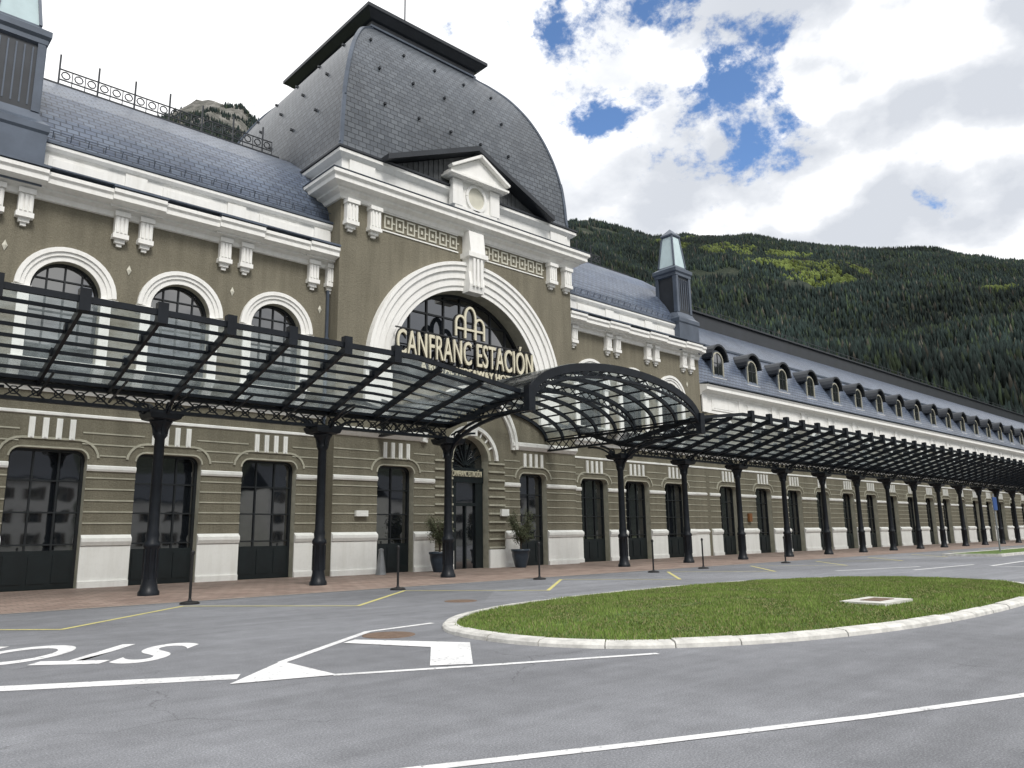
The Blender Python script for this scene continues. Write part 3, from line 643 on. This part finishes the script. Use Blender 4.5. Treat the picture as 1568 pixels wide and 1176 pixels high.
def poly(b,pts,z=.008): b.add([(x,y,z) for x,y in pts],[tuple(range(len(pts)))])
zz=[(-2.5,16.4),(.9,19.9),(3.9,16.6),(7.3,19.9),(10.1,16.4),(13.8,19.8),(16.4,16.3),(20.6,19.8)]
x=22.9
while x<75: zz+=[(x,16.3),(x+4.1,19.8)]; x+=6.5
line(my,zz,.11)
line(mw,[(3.2,4.83),(5.13,3.98),(7,3.2),(9,2.46),(14,.9),(22,-1.0),(40,-3)],.12)
line(mw,[(1.5,5.7),(2.75,5.05)],.12)
line(mw,[(4.0,9.32),(1.9,10.55),(-3,13.4)],.34)
poly(mw,[(3.82,8.86),(4.97,8.48),(4.98,9.95)])
line(mw,[(4.98,9.9),(7.5,11.85),(9.0,12.05)],.13)
line(mw,[(4.97,8.5),(6.9,7.55),(8.75,6.7)],.12)
poly(mw,[(6.47,10.9),(7.1,9.5),(6.1,8.18),(6.55,7.88),(7.8,9.45),(6.8,11.1)])
line(mw,[(31,14.5),(36,13.2)],.15); line(mw,[(33,12.3),(39,12.0)],.15); line(mw,[(30,3),(37,8),(38,11),(60,12)],.15)
mw.make(); my.make()
rt=Vector((-.76,.65,0)).normalized(); up=Vector((-.65,-.76,0)).normalized()
ob,w=text('stop_lettering','STOP',M_PW,1,Matrix(),RM,0,.015,'LEFT')
sx=3.7/w; sy=2.0/.73
ob.matrix_world=Matrix(((rt.x*sx,up.x*sy,0,5.0),(rt.y*sx,up.y*sy,0,12.6),(0,0,1,.005),(0,0,0,1)))
# roundabout island
IS=empty('grass_roundabout_island')
ICX,ICY,IA,IB=17.6,9.4,9.5,4.4
def isl(t,d=0):
    c,s=math.cos(t),math.sin(t); e=2/2.35
    return (ICX+(IA-d)*math.copysign(abs(c)**e,c),ICY+(IB-d)*math.copysign(abs(s)**e,s))
P=[isl(2*math.pi*i/2000) for i in range(2001)]
acc=[0]
for p,q in zip(P[:-1],P[1:]): acc.append(acc[-1]+math.hypot(q[0]-p[0],q[1]-p[1]))
kb=MB('kerb_stones',M_CONC,IS); NS=46
def at(s):
    i=min(1999,int(np.searchsorted(acc,s%acc[-1],side='right')-1)); return 2*math.pi*i/2000
def pt(t,d):
    a=isl(t-.004); b_=isl(t+.004); dx,dy=b_[0]-a[0],b_[1]-a[1]; L=math.hypot(dx,dy); p=isl(t); return (p[0]-dy/L*d,p[1]+dx/L*d)
for k in range(NS):
    s0=acc[-1]*k/NS+.008; s1=acc[-1]*(k+1)/NS-.008
    ts=[at(s0+(s1-s0)*j/4) for j in range(5)]; dz=random.uniform(-.01,.01)
    vs=[];fs=[]
    for t in ts:
        for d,z in ((0,-.01),(.01,.05+dz),(.05,.085+dz),(.26,.10+dz),(.26,-.01)): q=pt(t,d); vs.append((q[0],q[1],z))
    for j in range(4):
        for m_ in range(4): fs.append((5*j+m_,5*j+m_+1,5*j+5+m_+1,5*j+5+m_))
    fs+=[(0,1,2,3,4),(24,23,22,21,20)]; kb.add(vs,fs)
kb.make()
gm=MB('turf',M_GRASS,IS)
inner=[pt(2*math.pi*i/120,.26) for i in range(120)]
gv=[(ICX,ICY,.20)]+[(ICX+(x-ICX)*f,ICY+(y-ICY)*f,.07+.13*(1-f*f)) for f in (.33,.66,1) for x,y in inner]
gf=[(0,1+i,1+(i+1)%120) for i in range(120)]
for r_ in range(2):
    for i in range(120): a=1+r_*120; gf.append((a+i,a+120+i,a+120+(i+1)%120,a+(i+1)%120))
gm.add(gv,gf); o=gm.make()
n=130000
t=np.random.rand(n)*2*np.pi; rr=np.sqrt(np.random.rand(n)); e=2/2.35
ct,st_=np.cos(t),np.sin(t)
fx=(IA-.20)*np.sign(ct)*np.abs(ct)**e*rr; fy=(IB-.20)*np.sign(st_)*np.abs(st_)**e*rr
zg=.07+.13*(1-rr**2)
bx,by=ICX+fx,ICY+fy
pn=np.array([noise.fractal(Vector((a*.9,b_*.9,0)),1,2,4) for a,b_ in zip(bx,by)])
h=np.random.uniform(.02,.05,n)*(1+.7*np.clip(pn,-.6,1)); a=np.random.rand(n)*2*np.pi; w=.010
V=np.zeros((n,3,3)); V[:,0]=np.stack([bx+w*np.cos(a),by+w*np.sin(a),zg-.005],1); V[:,1]=np.stack([bx-w*np.cos(a),by-w*np.sin(a),zg-.005],1)
V[:,2]=np.stack([bx+np.random.uniform(-.02,.02,n),by+np.random.uniform(-.02,.02,n),zg+h],1)
base=np.array([.155,.22,.055])
cc_=base[None]*(.75+.45*np.random.rand(n,1))*(1+.45*pn[:,None]); dry=np.random.rand(n)<.15+.4*np.clip(-pn,0,1); cc_[dry]=np.array([.28,.26,.13])
keep=~((np.abs(bx-16.5)<.72)&(np.abs(by-6.95)<.47)); V=V[keep]; cc_=cc_[keep]; n=len(V)
np_mesh('grass_blades',V.reshape(-1,3),np.arange(n*3).reshape(-1,3),M_BLADE,np.repeat(cc_,3,0),IS)
HS=MB('concrete_hatch',M_CONC,IS); HS.box(15.8,17.2,6.5,7.4,.05,.19); HS.make()
HS=MB('hatch_lid',M_RUST,IS); HS.box(16.2,16.9,6.75,7.15,.18,.202); HS.make()
VG=empty('grass_verge'); b=MB('verge_turf',M_GRASS,VG); b.box(50.5,79.5,14.2,16.8,0,.13); b.make()
b=MB('verge_kerb',M_CONC,VG); b.box(50.2,79.8,13.95,14.2,0,.14); b.box(50.2,79.8,16.8,17.05,0,.14); b.box(50.2,50.5,14.2,16.8,0,.14); b.make()
for nm,x,y,rx in (('manhole_cover',12.5,15.5,.35),('manhole_cover',7.5,11.2,.38)):
    b=MB(nm,M_RUST); b.lathe([(rx+.06,.001),(rx+.05,.009),(rx,.012),(.01,.013)],x,y,0,28); b.make()
for i,(x,y) in enumerate(((7.65,20.4),(13.9,20.3),(20.2,20.5),(26.3,20.0),(30.2,20.2),(37.2,20.0))):
    b=MB('barrier_post',M_BLACK,None,False); b.lathe([(.24,.004),(.24,.03),(.2,.06),(.06,.08),(.045,.1),(.035,.14),(.035,1.22),(.05,1.23),(.05,1.30),(.03,1.33),(.005,1.34)],x,y,0,16); b.make()
b=MB('stone_bollard',M_GREY); b.lathe([(.24,.004),(.22,.1),(.15,.6),(.10,.98),(.11,1.0),(.11,1.08),(.02,1.12)],18.9,28.9,0,14); b.make()
TS=empty('traffic_sign'); b=MB('pole',M_GREY,TS); b.lathe([(.05,0),(.05,3.6)],56,15.6,.12,10); b.make()
b=MB('sign_panel',M_BLUE,TS); b.box(55.65,56.35,15.52,15.56,2.7,3.5); b.make(); b=MB('sign_back',M_GREY,TS); b.box(55.63,56.37,15.56,15.58,2.68,3.52); b.make()
def potted(x,y,seed):
    random.seed(seed); e=empty('potted_olive_tree')
    b=MB('pot',M_POT,e,True); b.lathe([(.26,.005),(.3,.1),(.42,.55),(.44,.78),(.48,.80),(.48,.9),(.42,.9),(.40,.8),(.02,.78)],x,y,0,20); b.make()
    b=MB('branches',M_BARK,e); tips=[]
    b.beam((x,y,.75),(x+.04,y,1.3),.07); b.beam((x+.04,y,1.3),(x,y,1.9),.05)
    for k in range(22):
        a=random.random()*6.28; z0=random.uniform(1.0,1.9); L=random.uniform(.3,.7)
        q=(x+math.cos(a)*L,y+math.sin(a)*L,z0+random.uniform(.3,1.1)); b.beam((x,y,z0),q,.02); tips.append(q)
    b.make()
    n=4600; V=np.zeros((n,4,3)); C=np.zeros((n,3))
    for i in range(n):
        q=random.choice(tips); s=random.random()**.5
        c=Vector((x+(q[0]-x)*s,y+(q[1]-y)*s,1.3+(q[2]-1.3)*s))+Vector([random.gauss(0,.10) for _ in range(3)])
        d=Vector([random.gauss(0,1) for _ in range(3)]).normalized()*.05; e2=d.orthogonal().normalized()*.016
        V[i]=[c-d,c+e2,c+d,c-e2]; g=random.uniform(.5,1.4); C[i]=(.10*g,.11*g,.065*g)
    np_mesh('foliage',V.reshape(-1,3),np.arange(n*4).reshape(-1,4),M_VEG,np.repeat(C,4,0),e)
potted(21.75,28.5,1); potted(26.9,28.6,2)

# ------------------------------------------------------------------ village houses across the road (seen as reflections)
M_RENDER=simple('house_render',(.76,.75,.73),.85,.12,1.5)
def house(x0,x1,y,h,mat):
    e=empty('village_house'); b=MB('walls',mat,e); b.box(x0,x1,y-10,y,0,h); b.make()
    b=MB('roof',M_SLATE,e); b.prof([(y+.5,h-.1),(y-5,h+4),(y-10.5,h-.1),(y-10.5,h-.3),(y-5,h+3.7),(y+.5,h-.3)],x0-.4,x1+.4); b.make()
    f=MB('windows',M_GLASS,e); g=MB('shutters',M_BARK,e)
    nx=int((x1-x0)/3)
    for k in range(nx):
        cx=x0+(k+.5)*(x1-x0)/nx
        z=1.0
        while z+1.6<h: f.box(cx-.5,cx+.5,y,y+.04,z,z+1.5); g.box(cx-1.0,cx-.55,y,y+.07,z,z+1.5); g.box(cx+.55,cx+1.0,y,y+.07,z,z+1.5); z+=2.9
    f.make(); g.make()
for x0,x1,h in ((-30,-14,9),(-6,8,7),(14,26,9.5),(30,46,7),(52,64,9),(72,92,8),(100,120,9)): house(x0,x1,-48,h,M_RENDER)

# ------------------------------------------------------------------ mountains
tab=[(-180,13),(-120,12),(-60,13),(-30,15),(0,20),(14,26.2),(17.5,28.8),(20,29.9),(22,29.6),(24.5,28.2),(30,25),(40,23.6),(47,22.9),(49,22.9),(51.5,22.3),(54,21.5),(58.8,20.9),(61,20.7),(65.6,19.4),(71.8,18.2),(77.8,16.2),(85,14.5),(110,12),(180,13)]
TA=np.array([a for a,_ in tab]); TE=np.array([e for _,e in tab])
NA,NR=900,80
az=np.linspace(-180,180,NA,endpoint=False); rs=250+2900*(np.linspace(0,1,NR)**1.15)
H=np.zeros((NA,NR))
for i,A in enumerate(az):
    el=np.interp(A,TA,TE); Hr=math.tan(R(el))*2400
    for j,r in enumerate(rs):
        x=r*math.sin(R(A)); y=r*math.cos(R(A))
        s=min(1,max(0,(r-280)/2120)); base=Hr*(s**1.2)
        if r>2400: base=Hr-(r-2400)*.35
        nz=1-abs(noise.fractal(Vector((x/520,y/520,1.3)),1,2,5))*2; n2=noise.fractal(Vector((x/90,y/90,5)),1,2,4)
        H[i,j]=base+(nz-.6)*150*s*(1.03-s)*1.7+n2*(26 if 10<A<30 else 11)*s-2
V=np.zeros((NA,NR,3)); V[:,:,0]=np.sin(np.radians(az))[:,None]*rs[None]; V[:,:,1]=np.cos(np.radians(az))[:,None]*rs[None]; V[:,:,2]=H
I=np.arange(NA)[:,None]; J=np.arange(NR-1)[None]
F=np.stack([I*NR+J,((I+1)%NA)*NR+J,((I+1)%NA)*NR+J+1,I*NR+J+1],-1).reshape(-1,4)
mo=np_mesh('mountain_terrain',V.reshape(-1,3),F,M_MTN)
mo.data.polygons.foreach_set('use_smooth',[True]*len(F))
def hs(A,r):
    fi=(A+180)/360*NA; i0=np.floor(fi).astype(int)%NA; i1=(i0+1)%NA; f=fi-np.floor(fi)
    g=np.clip(np.interp(r,rs,np.arange(NR)),0,NR-1.001); j0=g.astype(int); k=g-j0
    return (H[i0,j0]*(1-f)+H[i1,j0]*f)*(1-k)+(H[i0,j0+1]*(1-f)+H[i1,j0+1]*f)*k
n1=125000; A=np.concatenate([np.random.uniform(42,84,n1),np.random.uniform(10,30,22000),np.random.uniform(-180,180,12000)]); n=len(A)
r=np.sqrt(np.random.uniform(480**2,2480**2,n)); x=r*np.sin(np.radians(A)); y=r*np.cos(np.radians(A)); z=hs(A,r)
fn=np.array([noise.fractal(Vector((a/260,b_/260,c_/160)),1,2,4) for a,b_,c_ in zip(x,y,z)])
fn2=np.array([noise.noise(Vector((a/60,b_/60,c_/60+9))) for a,b_,c_ in zip(x,y,z)])
rel=(r-280)/2120
rocky=((A<54)&(rel>.8))
thr=np.where(rocky,.28,.85); thr=np.where(A<30,.05,thr)
scree=(np.abs(A-64)<2.4)&(np.abs(rel-.60)<.045)
keep=~((fn+.5*fn2)>thr)&~(scree&((fn2+fn)>-.25))
def blob(a0,da,r0,dr): return ((A-a0)/da)**2+((rel-r0)/dr)**2<1+2.2*fn+1.5*fn2
sp=(blob(59.5,4.2,.85,.06)|blob(65.5,3.2,.74,.045)|blob(56,1.8,.9,.05)|blob(71,2.6,.66,.03)|blob(76,2,.6,.03))&(fn2*1.5+np.random.rand(n)*1.1-.55>0)
x,y,z,fn,fn2,sp,rel,A=[q[keep] for q in (x,y,z,fn,fn2,sp,rel,A)]; n=len(x)
h=np.random.uniform(8,18,n); w=np.where(sp,h*.36,h*.22); h=np.where(sp,h*.8,h)
K=5; V=np.zeros((n,K+1+K,3)); ang=np.random.rand(n)*6.28
for k in range(K):
    a=ang+k*2*np.pi/K; j_=np.random.uniform(.75,1.2,n)
    V[:,k]=np.stack([x+w*j_*.8*np.cos(a),y+w*j_*.8*np.sin(a),z-1],1)
    V[:,K+k]=np.stack([x+w*j_*np.where(sp,.95,.65)*np.cos(a+.3),y+w*j_*np.where(sp,.95,.65)*np.sin(a+.3),z+h*np.where(sp,.6,.38)],1)
V[:,2*K]=np.stack([x,y,z+h],1)
fb=[]
for k in range(K):
    k2=(k+1)%K; fb+= [(k,k2,K+k2),(k,K+k2,K+k),(K+k,K+k2,2*K)]
fb=np.array(fb); F=(np.arange(n)[:,None,None]*(2*K+1)+fb[None]).reshape(-1,3)
g=np.random.uniform(.5,1.5,(n,1))*(1+.6*np.clip(fn,-.7,.7))[:,None]
C=np.where(sp[:,None],np.array([[.075,.096,.026]]),np.array([[.0155,.0245,.022]]))*g
mid=(~sp)&(np.random.rand(n)<.10+.25*(fn2>.15)); C[mid]=np.array([[.030,.043,.023]])*g[mid]
bare=(~sp)&(np.random.rand(n)<.05); C[bare]=np.array([[.055,.052,.042]])*g[bare]
np_mesh('forest_trees',V.reshape(-1,3),F,M_VEG,np.repeat(C,2*K+1,0))

# ------------------------------------------------------------------ world
w=bpy.data.worlds.new('World'); scene.world=w; w.use_nodes=True; nt=w.node_tree; nt.nodes.clear()
SA,SE=-165,50
out=N(nt,'ShaderNodeOutputWorld'); sky=N(nt,'ShaderNodeTexSky',sky_type='NISHITA'); sky.sun_disc=False
sky.sun_elevation=R(SE); sky.sun_rotation=R(SA%360); sky.altitude=1200
b1=N(nt,'ShaderNodeBackground'); b1.inputs[1].default_value=.15
nt.links.new(mix(nt,1,sky.outputs[0],(1.0,1.2,1.4),'MULTIPLY'),b1.inputs[0])
b2=N(nt,'ShaderNodeBackground'); b2.inputs[1].default_value=1.42
tc=N(nt,'ShaderNodeTexCoord')
def M2(op,a,b_):
    n=N(nt,'ShaderNodeMath',operation=op)
    for i,v in enumerate((a,b_)):
        if hasattr(v,'is_output'): nt.links.new(v,n.inputs[i])
        else: n.inputs[i].default_value=v
    return n.outputs[0]
def cloudnoise(loc,scale,det,dist=.25,zs=1.7,rough=.57):
    mp=N(nt,'ShaderNodeMapping'); mp.inputs['Scale'].default_value=(1,1,zs); mp.inputs['Location'].default_value=loc; nt.links.new(tc.outputs['Generated'],mp.inputs[0])
    n1_=N(nt,'ShaderNodeTexNoise'); n1_.inputs['Scale'].default_value=scale; n1_.inputs['Detail'].default_value=det; n1_.inputs['Roughness'].default_value=rough; n1_.inputs['Distortion'].default_value=dist
    nt.links.new(mp.outputs[0],n1_.inputs['Vector']); return n1_.outputs[0]
def gauss(d,c0):
    vd=N(nt,'ShaderNodeVectorMath',operation='DOT_PRODUCT'); nt.links.new(tc.outputs['Generated'],vd.inputs[0]); vd.inputs[1].default_value=d
    mr=N(nt,'ShaderNodeMapRange',interpolation_type='SMOOTHSTEP'); mr.inputs[1].default_value=c0; mr.inputs[2].default_value=1; nt.links.new(vd.outputs['Value'],mr.inputs[0]); return mr.outputs[0]
def dirv(a,e): return (math.sin(R(a))*math.cos(R(e)),math.cos(R(a))*math.cos(R(e)),math.sin(R(e)))
dn=cloudnoise((.7,.2,.4),9,9,.12,1.35,.64)
g1=gauss(dirv(55,34),math.cos(R(14))); g2=gauss(dirv(62,29),math.cos(R(7))); g3=gauss(dirv(42,40),math.cos(R(10)))
bias=M2('MAXIMUM',M2('MAXIMUM',g1,M2('MULTIPLY',g2,.95)),M2('MULTIPLY',g3,.72))
den=M2('SUBTRACT',M2('ADD',dn,.17),M2('MULTIPLY',bias,.18))
mr=N(nt,'ShaderNodeMapRange',interpolation_type='SMOOTHSTEP'); mr.inputs[1].default_value=.41; mr.inputs[2].default_value=.53; nt.links.new(den,mr.inputs[0])
# cumulus relief: billow field minus the same field shifted up towards the light
na=cloudnoise((.3,.1,.25),5.5,7,.1,1.5,.52); nb=cloudnoise((.32,.11,.34),5.5,7,.1,1.5,.52)
rel_=M2('ADD',M2('MULTIPLY',M2('SUBTRACT',na,nb),2.0),.5)
sh=M2('ADD',M2('MULTIPLY',rel_,.6),M2('MULTIPLY',cloudnoise((1.3,.4,.2),2.2,4,.1,2.2),.42))
cl=ramp(nt,sh,[(.34,(.49,.515,.56)),(.45,(.60,.62,.655)),(.53,(.78,.785,.80)),(.60,(1.0,1.0,.985))])
gl_=gauss(dirv(12,40),math.cos(R(40)))
cl=mix(nt,M2('MULTIPLY',gl_,.9),cl,(1.0,1.0,1.0))
nt.links.new(cl,b2.inputs[0])
ms=N(nt,'ShaderNodeMixShader'); nt.links.new(mr.outputs[0],ms.inputs[0]); nt.links.new(b1.outputs[0],ms.inputs[1]); nt.links.new(b2.outputs[0],ms.inputs[2]); nt.links.new(ms.outputs[0],out.inputs[0])
sd=Vector(dirv(SA,SE)); L=bpy.data.lights.new('sun','SUN'); L.energy=2.6; L.angle=R(18); L.color=(1,.965,.91)
so=bpy.data.objects.new('sun',L); col.objects.link(so); so.rotation_euler=sd.to_track_quat('Z','Y').to_euler()
# camera
a=R(42.8); p=R(11.1); rl=.0149
F=Vector((math.sin(a)*math.cos(p),math.cos(a)*math.cos(p),math.sin(p))); Rr=Vector((math.cos(a),-math.sin(a),0)); U=Rr.cross(F)
r2=Rr*math.cos(rl)-U*math.sin(rl); u2=U*math.cos(rl)+Rr*math.sin(rl)
cd=bpy.data.cameras.new('camera'); cd.lens=36*1178/1568; cd.sensor_width=36; cd.clip_end=20000; cd.clip_start=.1
co=bpy.data.objects.new('camera',cd); col.objects.link(co)
co.matrix_world=Matrix(((r2.x,u2.x,-F.x,0),(r2.y,u2.y,-F.y,0),(r2.z,u2.z,-F.z,1.6),(0,0,0,1)))
scene.camera=co
scene.view_settings.view_transform='Standard'; scene.view_settings.look='None'; scene.view_settings.exposure=0
